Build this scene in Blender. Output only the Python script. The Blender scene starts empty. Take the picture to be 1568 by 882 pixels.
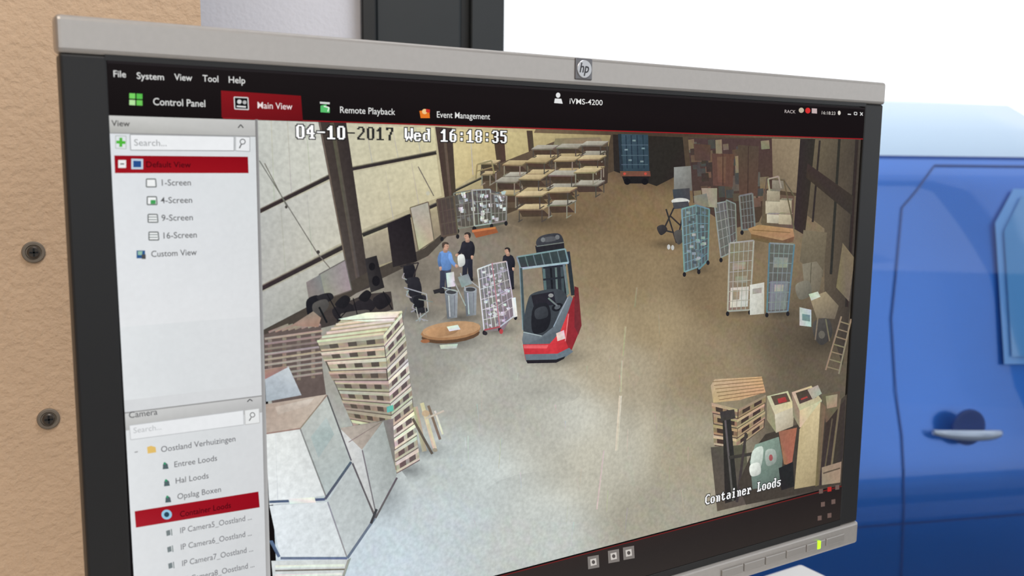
import bpy, math, random
from mathutils import Vector, Matrix
random.seed(7)
sc = bpy.context.scene
sc.view_settings.view_transform = 'Standard'
# ---------------------------------------------------------------- survey camera
F=1417.0; CX=784.0; CY=441.0
vx=Vector((3087-CX,271-CY,F)).normalized()
vz=Vector((674-CX,10760-CY,F)); vz=(vz-vz.dot(vx)*vx).normalized()
vn=vx.cross(vz)
def c2w(c): return Vector((vx.dot(c), vn.dot(c), -vz.dot(c)))
W=0.56; ZT=1.25
z1=0.7092*W
CAM=Vector((0,0,ZT))-c2w(Vector(((83-CX)/F,(20-CY)/F,1))*z1)
def hit(u,v,y):
    r=c2w(Vector(((u-CX)/F,(v-CY)/F,1)))
    t=(y-CAM.y)/r.y
    return CAM+r*t
YS=0.003
def S(u,v):
    p=hit(u,v,YS); return p.x,p.z
cd=bpy.data.cameras.new('camera'); cam=bpy.data.objects.new('camera',cd); sc.collection.objects.link(cam)
R=Matrix((c2w(Vector((1,0,0))),c2w(Vector((0,-1,0))),c2w(Vector((0,0,-1))))).transposed()
cam.matrix_world=Matrix.Translation(CAM)@R.to_4x4()
cd.sensor_width=36; cd.lens=36*F/1568; cd.clip_start=0.01
cd.dof.use_dof=True; cd.dof.focus_distance=0.60; cd.dof.aperture_fstop=11.5
sc.camera=cam
# ---------------------------------------------------------------- materials
def lin(c):
    o=[]
    for k in c[:3]:
        k=max(0,min(255,k))/255
        o.append(k/12.92 if k<=0.04045 else ((k+0.055)/1.055)**2.4)
    return (o[0],o[1],o[2],1.0)
def mat(name,c,rough=0.5,metal=0.0,coat=0.0,noise=0.0,nscale=50,bump=0.0,bscale=80,spec=0.5,emit=0,bdist=.004):
    m=bpy.data.materials.new(name); m.use_nodes=True
    nt=m.node_tree; b=nt.nodes['Principled BSDF']
    b.inputs['Base Color'].default_value=lin(c); b.inputs['Roughness'].default_value=rough
    b.inputs['Metallic'].default_value=metal; b.inputs['Coat Weight'].default_value=coat
    b.inputs['Specular IOR Level'].default_value=spec
    if emit:
        b.inputs['Emission Color'].default_value=lin(c); b.inputs['Emission Strength'].default_value=emit
    tc=nt.nodes.new('ShaderNodeTexCoord')
    n=nt.nodes.new('ShaderNodeTexNoise'); n.inputs['Scale'].default_value=nscale; n.inputs['Detail'].default_value=5
    nt.links.new(tc.outputs['Object'],n.inputs['Vector'])
    mx=nt.nodes.new('ShaderNodeMix'); mx.data_type='RGBA'
    k=1-noise
    a=lin(c)
    mx.inputs['A'].default_value=(a[0]*k,a[1]*k,a[2]*k,1); mx.inputs['B'].default_value=(min(1,a[0]*(1+noise)),min(1,a[1]*(1+noise)),min(1,a[2]*(1+noise)),1)
    nt.links.new(n.outputs['Fac'],mx.inputs['Factor']); nt.links.new(mx.outputs['Result'],b.inputs['Base Color'])
    if bump:
        n2=nt.nodes.new('ShaderNodeTexNoise'); n2.inputs['Scale'].default_value=bscale; n2.inputs['Detail'].default_value=3
        nt.links.new(tc.outputs['Object'],n2.inputs['Vector'])
        bp=nt.nodes.new('ShaderNodeBump'); bp.inputs['Strength'].default_value=bump; bp.inputs['Distance'].default_value=bdist
        nt.links.new(n2.outputs['Fac'],bp.inputs['Height']); nt.links.new(bp.outputs['Normal'],b.inputs['Normal'])
    return m
def screenmat(name,grain,coarse):
    m=bpy.data.materials.new(name); m.use_nodes=True; nt=m.node_tree; nt.nodes.clear()
    out=nt.nodes.new('ShaderNodeOutputMaterial'); e=nt.nodes.new('ShaderNodeEmission')
    at=nt.nodes.new('ShaderNodeAttribute'); at.attribute_name='col'
    tc=nt.nodes.new('ShaderNodeTexCoord'); n=nt.nodes.new('ShaderNodeTexNoise'); n.inputs['Scale'].default_value=420; n.inputs['Detail'].default_value=4
    n3=nt.nodes.new('ShaderNodeTexNoise'); n3.inputs['Scale'].default_value=38; n3.inputs['Detail'].default_value=3
    nt.links.new(tc.outputs['Object'],n.inputs['Vector']); nt.links.new(tc.outputs['Object'],n3.inputs['Vector'])
    res=[]
    for nn,g in ((n,grain),(n3,coarse)):
        mp=nt.nodes.new('ShaderNodeMapRange'); mp.inputs['From Min'].default_value=0.25; mp.inputs['From Max'].default_value=0.75
        mp.inputs['To Min'].default_value=1-g; mp.inputs['To Max'].default_value=1+g
        nt.links.new(nn.outputs['Fac'],mp.inputs['Value']); res.append(mp)
    mm=nt.nodes.new('ShaderNodeMath'); mm.operation='MULTIPLY'
    nt.links.new(res[0].outputs['Result'],mm.inputs[0]); nt.links.new(res[1].outputs['Result'],mm.inputs[1])
    nt.links.new(at.outputs['Color'],e.inputs['Color']); nt.links.new(mm.outputs[0],e.inputs['Strength'])
    nt.links.new(e.outputs[0],out.inputs['Surface'])
    m.cycles.emission_sampling='NONE'
    return m
M_vid=screenmat('display_video',0.13,0.05); M_ui=screenmat('display_interface',0.02,0.02)
# ---------------------------------------------------------------- generic mesh helpers
def link(ob,parent=None):
    sc.collection.objects.link(ob)
    if parent: ob.parent=parent
    return ob
def empty(name,loc=(0,0,0),rz=0):
    e=bpy.data.objects.new(name,None); e.location=loc; e.rotation_euler=(0,0,rz); return link(e)
def meshob(name,vs,fs,m,parent=None,smooth=False,bev=0,seg=2):
    me=bpy.data.meshes.new(name); me.from_pydata([tuple(v) for v in vs],[],fs); me.materials.append(m)
    me.validate(); me.update()
    ob=bpy.data.objects.new(name,me); link(ob,parent)
    if smooth:
        for p in me.polygons: p.use_smooth=True
    if bev:
        b=ob.modifiers.new('b','BEVEL'); b.width=bev; b.segments=seg; b.limit_method='ANGLE'
    return ob
def box(name,x0,x1,y0,y1,z0,z1,m,parent=None,bev=0,seg=2):
    vs=[(x,y,z) for x in (x0,x1) for y in (y0,y1) for z in (z0,z1)]
    fs=[(0,1,3,2),(4,6,7,5),(0,4,5,1),(2,3,7,6),(0,2,6,4),(1,5,7,3)]
    return meshob(name,vs,fs,m,parent,bev=bev,seg=seg)
def revolve(name,prof,m,parent,center,axis='y',n=40):
    vs=[];fs=[]
    for r,h in prof:
        for i in range(n):
            a=2*math.pi*i/n
            if axis=='y': vs.append((center[0]+r*math.cos(a),center[1]+h,center[2]+r*math.sin(a)))
            else: vs.append((center[0]+r*math.cos(a),center[1]+r*math.sin(a),center[2]+h))
    for j in range(len(prof)-1):
        for i in range(n):
            fs.append((j*n+i,j*n+(i+1)%n,(j+1)*n+(i+1)%n,(j+1)*n+i))
    fs.append(tuple(range(n))); fs.append(tuple(range((len(prof)-1)*n,len(prof)*n)))
    return meshob(name,vs,fs,m,parent,smooth=False)
# ================================================================ MONITOR
mon=empty('computer_monitor')
AL,AT=S(163,93); AR,_=S(1321,165); _,AB=S(1298,790)
ZB=hit(1316,829,0).z
SILV0=hit(1316,797,0).z
TB=hit(88,80,0).z
M_sil=mat('brushed_silver',(180,176,172),0.38,0.55,noise=0.06,nscale=300)
M_blk=mat('black_plastic',(14,14,16),0.45,noise=0.1,nscale=200)
M_blk2=mat('black_gloss',(10,10,12),0.3)
box('top_bezel',0,W,0,0.012,TB,ZT,M_sil,mon,bev=0.0022,seg=3)
box('bottom_bezel',0.001,W-0.001,-0.001,0.012,ZB,SILV0,M_sil,mon,bev=0.0022,seg=3)
box('left_bezel',0.0012,AL,0.0008,0.014,SILV0,TB,M_blk,mon,bev=0.0012)
box('right_bezel',AR,W-0.0012,0.0008,0.014,SILV0,TB,M_blk,mon,bev=0.0012)
box('upper_bezel_lip',AL-.001,AR+.001,0.0008,0.014,AT,TB+.0005,M_blk,mon)
box('lower_bezel_lip',AL-.001,AR+.001,0.0008,0.014,SILV0-.0005,AB,M_blk,mon)
box('display_panel',AL-0.002,AR+0.002,YS+0.0005,0.013,AB-0.002,AT+0.002,M_blk2,mon)
x0,x1,za,zb=0.006,W-0.006,ZB+0.006,ZT-0.006
vs=[(x0,.012,za),(x1,.012,za),(x1,.012,zb),(x0,.012,zb),(x0+.03,.03,za+.03),(x1-.03,.03,za+.03),(x1-.03,.03,zb-.03),(x0+.03,.03,zb-.03),
    (x0+.1,.055,za+.07),(x1-.1,.055,za+.07),(x1-.1,.055,zb-.06),(x0+.1,.055,zb-.06)]
fs=[(0,1,2,3)]+[(a,(a+1)%4,4+(a+1)%4,4+a) for a in range(4)]+[(4+a,4+(a+1)%4,8+(a+1)%4,8+a) for a in range(4)]+[(8,9,10,11)]
meshob('rear_shell',vs,fs,M_blk,mon,bev=0.003)
box('stand_neck',W/2-.045,W/2+.045,.055,.085,.765,1.15,M_sil,mon,bev=.006)
box('stand_base',W/2-.13,W/2+.13,-.04,.17,.75,.767,M_blk,mon,bev=.006)
M_bdg=mat('badge_grey',(112,112,116),0.35,0.3); M_bdl=mat('badge_light',(190,192,196),0.3,0.5); M_ink=mat('badge_ink',(50,50,56),0.4)
bc=hit(893,106,0)
bw=0.0062
box('badge_plate',bc.x-bw,bc.x+bw,-.0009,.001,bc.z-bw,bc.z+bw,M_bdg,mon,bev=.0007)
revolve('badge_disc',[(0.0052,0.0003),(0.0052,-.0004),(.0049,-.0006)],M_bdl,mon,(bc.x,-.0009,bc.z))
TCACHE={}
def textmesh(s,off=0.0):
    if (s,off) in TCACHE: return TCACHE[(s,off)]
    cu=bpy.data.curves.new('t','FONT'); cu.body=s; cu.resolution_u=3; cu.offset=off
    ob=bpy.data.objects.new('t',cu); sc.collection.objects.link(ob)
    dg=bpy.context.evaluated_depsgraph_get(); me=bpy.data.meshes.new_from_object(ob.evaluated_get(dg))
    vs=[v.co.copy() for v in me.vertices]; fs=[tuple(p.vertices) for p in me.polygons]
    bpy.data.objects.remove(ob); bpy.data.meshes.remove(me)
    TCACHE[(s,off)]=(vs,fs)
    return vs,fs
tv,tf=textmesh('hp',0.015)
w=max(v.x for v in tv); k=0.0068/w
meshob('badge_letters',[(bc.x-.0034+v.x*k+v.y*k*.22-.0006,-.0016,bc.z-.0020+v.y*k*1.15) for v in tv],tf,M_ink,mon)
b0=hit(1104,876,-.001); b1=hit(1292,824,-.001)
zc=(b0.z+b1.z)/2
M_btn=mat('button_silver',(164,160,156),0.4,0.5)
nb=6
for i in range(nb):
    xa=b0.x+(b1.x-b0.x)*i/nb; xb=b0.x+(b1.x-b0.x)*(i+1)/nb-.0008
    box('button_%d'%(i+1),xa,xb,-.0024,0.0,zc-.0032,zc+.0032,M_btn,mon,bev=.0008)
M_led=mat('led_green',(170,235,30),0.4,emit=1.0)
l=hit(1252,830,-.001)
box('power_led',l.x-.0018,l.x+.0018,-.003,-.0005,zc-.0032,zc+.0032,M_led,mon,bev=.0006)
# ================================================================ SCREEN PICTURE (flat layers on the display plane)
G={}; CUR=['x']; LAY=[0]; DL=1.6e-6; VID=[True]
def grp(n,vid=True):
    CUR[0]=n; VID[0]=vid
    if n not in G: G[n]=([],[],[],vid)
def addraw(pts,faces,cols,step=True):
    if step: LAY[0]+=1
    V,Fc,C,_=G[CUR[0]]; b=len(V); y=YS-LAY[0]*DL
    for x,z in pts: V.append((x,y,z))
    for f in faces: Fc.append(tuple(b+i for i in f))
    C.extend(cols)
def cc(c,j=0):
    if j:
        d=random.uniform(-j,j); c=tuple(k+d for k in c)
    if VID[0]: c=(c[0]*.99+10,c[1]*1.0+11,c[2]*1.0+15)  # lifted blacks put a slight screen haze into the video colours
    return lin(c)
def poly(pts,c,step=True,j=0):
    P=[S(*p) for p in pts]
    if isinstance(c,list): cl=[cc(k) for k in c]
    elif VID[0] and CUR[0]!='video_caption':
        cl=[cc(tuple(q*random.uniform(.92,1.08) for q in c)) for _ in P] if len(P)<=6 else [cc(c,j)]*len(P)
    else: cl=[cc(c,j)]*len(P)
    addraw(P,[tuple(range(len(P)))],cl,step)
def smooth(pts,n=5):
    o=[];N=len(pts)
    for i in range(N):
        p0,p1,p2,p3=[Vector(pts[(i+k-1)%N]) for k in range(4)]
        for s in range(n):
            t=s/n
            o.append(tuple(0.5*((2*p1)+(-p0+p2)*t+(2*p0-5*p1+4*p2-p3)*t*t+(-p0+3*p1-3*p2+p3)*t**3)))
    return o
def sp(pts,c,step=True):
    q=smooth(pts); cx=sum(p[0] for p in q)/len(q); cy=sum(p[1] for p in q)/len(q)
    r=max(1,max(abs(p[0]-cx)+abs(p[1]-cy) for p in q))
    poly(q,[tuple(k*(1+.16*(-(p[0]-cx)-(p[1]-cy))/r) for k in c) for p in q],step)
def line(p,q,w,c,step=True,w2=None):
    w2=w if w2 is None else w2
    d=Vector((q[0]-p[0],q[1]-p[1])); 
    if d.length<1e-6: return
    n=Vector((-d.y,d.x)).normalized()
    poly([(p[0]+n.x*w/2,p[1]+n.y*w/2),(q[0]+n.x*w2/2,q[1]+n.y*w2/2),(q[0]-n.x*w2/2,q[1]-n.y*w2/2),(p[0]-n.x*w/2,p[1]-n.y*w/2)],c,step)
def pl(pts,w,c,closed=False):
    LAY[0]+=1
    for a,b in zip(pts,pts[1:]+([pts[0]] if closed else [])): 
        if a is b: continue
        line(a,b,w,c,False)
def ell(cx,cy,rx,ry,c,a=0,step=True,n=18):
    pts=[]
    for i in range(n):
        t=2*math.pi*i/n; x=rx*math.cos(t); y=ry*math.sin(t)
        pts.append((cx+x*math.cos(a)-y*math.sin(a),cy+x*math.sin(a)+y*math.cos(a)))
    poly(pts,c,step)
def bl(q,u,v):
    a,b,c,d=q
    return ((a[0]*(1-u)+b[0]*u)*(1-v)+(d[0]*(1-u)+c[0]*u)*v,(a[1]*(1-u)+b[1]*u)*(1-v)+(d[1]*(1-u)+c[1]*u)*v)
def sub(q,u0,v0,u1,v1,c,step=False,j=0): poly([bl(q,u0,v0),bl(q,u1,v0),bl(q,u1,v1),bl(q,u0,v1)],c,step,j)
def text(s,u0,v0,u1,h,c,off=0.0,step=True,slant=0):
    tv,tf=textmesh(s,off)
    p0=S(u0,v0); v1=v0+(271-v0)*(u1-u0)/(3087-u0); p1=S(u1,v1); pc=S(u0,v0-h)
    w=max(v.x for v in tv); kx=(p1[0]-p0[0])/w; kz=(pc[1]-p0[1])/0.70
    addraw([(p0[0]+v.x*kx,p0[1]+v.y*kz) for v in tv],tf,[cc(c)]*len(tv),step)
def hv(u,v,x): return (x,v+(271-v)*(x-u)/(3087-u))
def mixc(a,b,t): return tuple(a[i]*(1-t)+b[i]*t for i in range(3))
grp('interface_background',False)
AQ=[(163,93),(1321,165),(1298,790),(211,1105)]
poly(AQ,(20,17,18))
# ---- floor of the yard
grp('warehouse_floor_picture')
VQ=[(389,183),(1320,213),(1287,742),(428,968)]
ctl=[(1000,230,(62,48,34)),(900,300,(114,93,64)),(1000,330,(124,101,68)),(960,420,(138,117,84)),(1100,450,(124,104,74)),(1240,520,(88,76,58)),(700,420,(126,116,100)),
(640,560,(146,142,130)),(750,600,(168,165,152)),(950,560,(167,153,126)),(1080,560,(140,122,92)),(930,700,(181,175,156)),(700,720,(184,189,183)),(1060,700,(159,148,122)),
(1250,650,(86,76,60)),(820,820,(187,189,180)),(600,850,(194,204,208)),(500,900,(196,206,212)),(1000,790,(157,150,130)),(1280,740,(66,58,50)),(1000,500,(149,130,97)),(860,640,(177,174,160)),(680,800,(188,195,194))]
def fc(p):
    ws=0;acc=[0,0,0]
    for x,y,c in ctl:
        d=((p[0]-x)**2+((p[1]-y)*1.3)**2)+300; wgt=1/d**1.7; ws+=wgt
        for k in range(3): acc[k]+=c[k]*wgt
    return [a/ws for a in acc]
NX,NY=110,74; pts=[];cols=[];fs=[]
for j in range(NY+1):
    for i in range(NX+1):
        p=bl(VQ,i/NX,j/NY)
        c=[a+random.uniform(-2,2) for a in fc(p)]
        pts.append(S(*p)); cols.append(cc(c))
        if i<NX and j<NY:
            a=j*(NX+1)+i; fs.append((a,a+1,a+NX+2,a+NX+1))
addraw(pts,fs,cols)
def soft(cx,cy,rx,ry,d,a=0):
    """soft patch of the pictured floor: uneven tone, and painted contact shadows"""
    pts=[(cx,cy)];ks=[1.0];fs=[];n=20;rings=5
    for r in range(1,rings+1):
        f=r/rings
        for i in range(n):
            t=2*math.pi*i/n; x=rx*f*math.cos(t); y=ry*f*math.sin(t)
            pts.append((cx+x*math.cos(a)-y*math.sin(a),cy+x*math.sin(a)+y*math.cos(a))); ks.append((1-f)**1.2*(1 if f<1 else 0))
    for i in range(n): fs.append((0,1+i,1+(i+1)%n))
    for r in range(rings-1):
        for i in range(n): fs.append((1+r*n+i,1+r*n+(i+1)%n,1+(r+1)*n+(i+1)%n,1+(r+1)*n+i))
    addraw([S(*p) for p in pts],fs,[cc([q*(1+d*k) for q in fc(p)]) for p,k in zip(pts,ks)])
for a in [(900,640,70,120,.10),(780,720,90,60,.08),(1020,520,60,60,.06),(950,400,60,50,-.07),(700,600,60,30,.06),(860,760,120,40,.07),(990,660,26,90,.08),(1060,430,70,40,-.06),(940,500,30,70,.08),(830,600,60,22,-.06)]: soft(*a)
for (a,b,w,c) in [((958,500),(953,545),3,(172,156,124)),((953,552),(950,600),3,(186,176,148)),((950,606),(944,690),4.5,(202,197,176)),((975,440),(972,470),2.5,(152,134,102)),((925,690),(914,780),2.4,(190,185,164))]:
    line(a,b,w,c)
for k in range(40):
    x=random.uniform(680,1060); y=random.uniform(430,800); L=random.uniform(8,46)
    b=fc((x,y+L/2)); d=random.choice([-5,5,7])
    line((x,y),(x+random.uniform(-6,6),y+L),random.uniform(1,2.5),tuple(q+d for q in b),w2=.5)
for a in [(845,545,62,20,-.42),(762,505,40,12,-.35),(690,522,60,16,-.35),(705,486,44,10,-.35),(690,442,30,8,-.3),(718,430,26,7,-.3),(782,440,24,7,-.3),(1066,412,36,12,-.3),(1134,478,34,10,-.3),(1192,480,34,10,-.3),(1020,374,36,10,-.3),(1140,376,40,14,-.25),(640,480,44,16,-.3),
          (650,690,44,16,-.3),(626,720,40,18,-.35),(590,760,40,50,-.25),(1110,690,50,20,-.25),(1260,520,50,30,-.3),(830,338,80,16,-.3),(740,352,60,12,-.3),(620,420,60,30,-.2)]: soft(*a)  # contact shadows painted under the pictured objects
# ---- back and left walls
grp('warehouse_wall_picture')
poly([(770,205),(1320,213),(1320,300),(1180,300),(1060,262),(940,262),(770,330)],(72,58,42))
poly([(389,183),(820,198),(800,240),(765,300),(700,345),(655,385),(560,425),(470,480),(397,520)],[(190,186,165),(180,160,110),(160,140,90),(160,140,92),(150,135,100),(140,130,100),(150,140,112),(150,146,124),(158,155,138)])
poly([(389,183),(500,187),(512,262),(397,320)],[(186,186,176),(200,197,183),(202,198,180),(183,182,172)])
poly([(397,328),(515,272),(526,370),(400,436)],[(177,176,168),(196,191,175),(194,188,168),(174,171,162)])
poly([(400,448),(528,384),(538,440),(470,478),(404,512)],[(174,172,164),(181,177,160),(160,156,141),(153,151,138),(164,163,154)])
poly([(528,190),(665,196),(668,230),(541,254)],[(197,191,163),(206,196,154),(200,188,147),(193,185,156)])
poly([(541,264),(668,238),(676,300),(553,352)],[(193,185,156),(202,191,152),(196,183,144),(186,176,148)])
poly([(556,366),(620,338),(672,318),(690,345),(650,384),(562,412)],[(160,149,126),(170,156,126),(158,144,112),(138,122,96),(130,118,96),(130,121,105)])
poly([(690,198),(756,201),(760,246),(698,288)],[(206,189,138),(198,178,122),(184,163,112),(190,172,124)])
poly([(772,202),(935,207),(930,232),(780,245)],[(194,176,124),(146,128,88),(130,112,76),(178,160,110)])
for a,b in [((415,184),(420,310)),((440,185),(446,297)),((468,186),(476,283)),((560,192),(570,250)),((600,193),(610,244)),((636,195),(645,238)),((430,318),(437,415)),((470,298),(478,392)),((590,262),(602,335)),((630,250),(642,318)),((720,201),(724,268))]:
    line(a,b,1.0,(174,170,154))
for p,q,w in [((397,324),(514,266),6),((400,442),(530,376),7),((539,259),(668,234),5),((555,360),(625,332),6),((625,332),(680,308),5),((697,292),(760,262),3)]:
    line(p,q,w,(44,38,34)); line((p[0],p[1]-w*.6),(q[0],q[1]-w*.6),1.4,(110,100,84))
for p,q in [((397,246),(486,388)),((486,388),(530,440)),((405,250),(440,318)),((640,255),(664,300))]:
    line(p,q,1.5,(104,97,86))
ell(487,386,2.6,3,(60,54,48)); ell(438,317,2,2.4,(60,54,48)); ell(655,296,3,3.4,(190,184,160))
poly([(487,186),(530,188),(566,440),(538,452)],[(60,50,42),(44,36,32),(58,50,44),(72,64,56)])
line((508,188),(551,446),6,(82,72,60)); line((489,186),(538,450),2,(100,88,74))
poly([(666,194),(692,196),(698,300),(682,312)],(62,50,40)); line((679,195),(690,306),4,(88,74,56))
poly([(754,200),(771,200),(775,255),(762,262)],(66,52,38))
poly([(806,200),(815,200),(818,235),(810,238)],(70,56,40))
poly([(403,505),(470,470),(560,418),(650,380),(700,338),(702,344),(655,392),(565,436),(480,492),(405,530)],(66,58,48))
poly([(1178,212),(1228,213),(1224,296),(1180,290)],[(128,110,84),(138,120,92),(124,107,82),(108,92,70)])
poly([(1225,213),(1250,213),(1232,360),(1215,350)],(46,38,32))
poly([(1248,213),(1320,213),(1306,440),(1290,560),(1262,470),(1262,350),(1236,330)],[(98,86,64),(62,54,44),(58,52,44),(58,50,42),(78,68,54),(88,76,58),(86,74,56)])
for p,q,w in [((1255,215),(1244,340),3),((1285,213),(1272,420),4),((1312,214),(1296,470),5)]:
    line(p,q,w,(44,37,32))
poly([(1236,250),(1306,300),(1304,330),(1234,272)],(52,44,36))
poly([(1290,372),(1308,395),(1300,462),(1280,440)],(110,98,76))
# ---- container truck
grp('container_truck_picture')
poly([(938,206),(1045,210),(1050,262),(1005,285),(940,262)],(38,31,26))
poly([(946,205),(992,206),(994,262),(949,262)],[(56,72,80),(44,60,68),(40,55,62),(46,62,68)])
poly([(946,205),(951,205),(954,262),(949,262)],(34,44,48),)
for x in (958,966,975,984): line((x,207),(x+2,258),1.6,(30,42,50))
for y in (222,238,252): line((951,y),(992,y),1.0,(76,92,98))
for x,y in [(956,228),(968,214),(982,226),(962,244),(980,246)]: poly([(x,y),(x+5,y),(x+5,y+2.5),(x,y+2.5)],(108,124,126))
poly([(949,262),(995,262),(996,270),(950,270)],(106,66,50)); poly([(952,270),(994,270),(992,281),(956,281)],(26,22,20))
ell(956,266,2.2,2,(180,66,50)); ell(988,266,2.2,2,(180,66,50)); ell(960,278,5,5,(18,16,16)); ell(987,278,5,5,(18,16,16))
def tstack(x,yb,w,n,gap,dep=14):
    for i in range(n):
        y=yb-gap*(i+1); k=random.uniform(-20,10); top=(190+k,168+k,124+k)
        if random.random()<.2: top=(160+k,154+k,138+k)
        w2=w+random.uniform(-4,3); x2=x+random.uniform(-3,3)
        q=[(x2+dep*.8,y-dep*.5),(x2+w2+dep*.8,y-dep*.5),(x2+w2,y+random.uniform(-1,1)),(x2,y)]
        leg=(70,62,52) if random.random()<.6 else (132,122,104)
        poly([(q[3][0]+2,y+2),(q[2][0],y+2),(q[2][0]+dep*.6,y+gap*.55),(q[3][0]+dep*.5,y+gap*.6)],(66,52,38))
        LAY[0]+=1
        for a,s in ((q[3],3),(q[2],-3),(q[1],-2)):
            line((a[0]+s,a[1]),(a[0]+s,a[1]+gap),1.7,leg,False)
        line((x2+1,y+gap),(x2+8,y+gap-4),1.6,leg,False); line((x2+w2-4,y+gap),(x2+w2+4,y+gap-5),1.6,leg,False)
        poly(q,[mixc(top,(255,240,200),.15),top,mixc(top,(90,70,45),.25),top])
        poly([q[3],q[2],(q[2][0],q[2][1]+2),(q[3][0],q[3][1]+2)],mixc(top,(60,45,30),.5))
        poly([q[2],q[1],(q[1][0],q[1][1]+2),(q[2][0],q[2][1]+2)],mixc(top,(60,45,30),.6))
grp('stacked_tables_picture')
poly([(735,262),(800,236),(850,216),(930,218),(928,262),(900,290),(850,300),(790,318),(745,318)],(86,70,52))
poly([(850,212),(918,210),(926,222),(846,226)],(128,112,84)); poly([(905,228),(932,224),(930,280),(908,290)],(60,48,38))
for a in [(812,258,34,2,15,12),(850,256,36,2,15,12),(888,252,34,2,15,12),(735,284,22,2,17,10),(768,288,30,2,18,13),(806,284,36,2,18,13),(848,282,34,2,18,13),(886,278,32,2,17,13),
          (758,318,32,2,20,14),(796,314,36,2,20,14),(838,308,36,2,20,14),(878,302,34,2,19,14),(790,340,38,2,20,15),(838,334,36,2,20,15)]: tstack(*a)
pl([(728,274),(730,252),(752,246),(756,266)],2.4,(140,120,84)); line((730,262),(754,256),1.6,(140,120,84))
def cage(q,c,nx,ny,bg=None,w=1.3,fw=2.6,items=None,wheels=True):
    if bg: sub(q,0,0,1,1,bg,True)
    if items:
        LAY[0]+=1
        for (u0,v0,u1,v1,cl) in items: LAY[0]+=1; sub(q,u0,v0,u1,v1,cl)
    LAY[0]+=1
    for i in range(1,nx): line(bl(q,i/nx,0),bl(q,i/nx,1),w,c,False)
    LAY[0]+=1
    for i in range(1,ny): line(bl(q,0,i/ny),bl(q,1,i/ny),w,c,False)
    pl([q[0],q[1],q[2],q[3]],fw,c,True)
    if wheels:
        for p in (q[2],q[3]): ell(p[0],p[1]+4,2.6,3.6,(30,28,28))
grp('laundry_cages_picture')
poly([(692,300),(745,288),(776,300),(776,342),(735,352),(700,345)],(84,78,68))
for k in range(60):
    x=random.uniform(698,768); y=random.uniform(292,338); c=random.choice([(200,202,198),(176,180,178),(146,148,146),(214,214,208),(90,90,88),(110,108,102)])
    poly([(x,y),(x+random.uniform(3,8),y-1),(x+6,y+random.uniform(3,6)),(x+1,y+5)],c)
cage([(694,296),(722,291),(725,346),(700,350)],(120,116,104),4,3,w=.9,fw=2)
cage([(722,291),(750,290),(752,342),(726,346)],(160,160,150),4,3,w=.9,fw=2)
cage([(750,296),(775,300),(774,338),(752,342)],(128,126,116),4,3,w=.9,fw=2)
cage([(668,306),(694,300),(700,358),(676,362)],(84,72,58),4,3,bg=(70,62,50),w=1)
poly([(722,352),(758,347),(762,356),(728,364)],(150,84,46)); poly([(722,352),(758,347),(758,350),(722,356)],(180,112,66))
grp('leaning_boards_picture')
poly([(627,318),(655,309),(664,368),(640,384)],(176,168,136)); pl([(627,318),(655,309),(664,368),(640,384)],1.6,(100,90,70),True)
poly([(592,343),(627,327),(638,400),(601,409)],[(34,28,28),(26,22,22),(32,27,25),(40,34,32)])
poly([(558,396),(576,391),(588,440),(567,448)],[(44,40,38),(30,27,26),(34,30,28),(50,46,42)]); ell(569,408,5,6,(20,18,18)); ell(575,430,6,8,(20,18,18))
poly([(488,420),(528,398),(538,444),(498,458)],(142,138,126)); pl([(488,420),(528,398),(538,444),(498,458)],1.6,(96,90,78),True)
poly([(468,432),(490,420),(498,458),(474,470)],(124,120,110))
def chair(x,y,s,c=(28,26,28),m=(150,152,150)):
    sp([(x-9*s,y-22*s),(x+6*s,y-26*s),(x+9*s,y-6*s),(x-5*s,y-2*s)],c)
    sp([(x-6*s,y-3*s),(x+12*s,y-6*s),(x+15*s,y+1*s),(x-2*s,y+5*s)],mixc(c,(90,90,90),.15))
    line((x+3*s,y+3*s),(x+4*s,y+13*s),2*s,m)
    for a in (-11,-3,8,15): line((x+4*s,y+13*s),(x+4*s+a*.8*s,y+18*s-abs(a)*.1*s),1.6*s,m)
    pl([(x-8*s,y-12*s),(x-11*s,y-5*s),(x-4*s,y-2*s)],1.5*s,m)
grp('office_chairs_picture')
poly([(468,490),(510,470),(560,450),(598,446),(602,474),(540,490),(480,505)],(60,52,46))
sp([(468,462),(482,452),(488,458),(486,492),(474,494)],(24,23,24)); sp([(484,454),(504,448),(510,456),(496,464)],(34,32,32)); sp([(478,466),(498,458),(502,470),(484,486)],(74,70,64)); line((488,470),(500,494),3,(20,20,20))
sp([(508,474),(534,464),(546,480),(520,492)],(30,27,27)); sp([(512,466),(526,452),(536,458),(526,472)],(26,24,24))
sp([(540,466),(562,456),(574,470),(552,484)],(34,30,30)); sp([(548,456),(560,444),(568,450),(560,462)],(24,22,22)); sp([(570,458),(588,448),(598,462),(580,474)],(28,25,25)); sp([(522,480),(560,474),(562,480),(530,488)],(84,78,70))
for a,b in [((500,450),(522,490)),((540,456),(548,488)),((586,446),(600,474)),((515,492),(530,476))]: line(a,b,1.6,(20,18,18))
chair(626,430,1.0); chair(634,458,1.15,(34,32,34)); chair(640,476,.9,(26,25,26))
pl([(612,408),(640,402),(632,424)],2,(44,40,38)); pl([(618,440),(652,450),(655,476),(640,488),(636,470)],1.6,(160,160,156))
for a,b in [((622,470),(612,500)),((650,470),(652,486)),((640,458),(662,462))]: line(a,b,1.5,(120,118,112))
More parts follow.
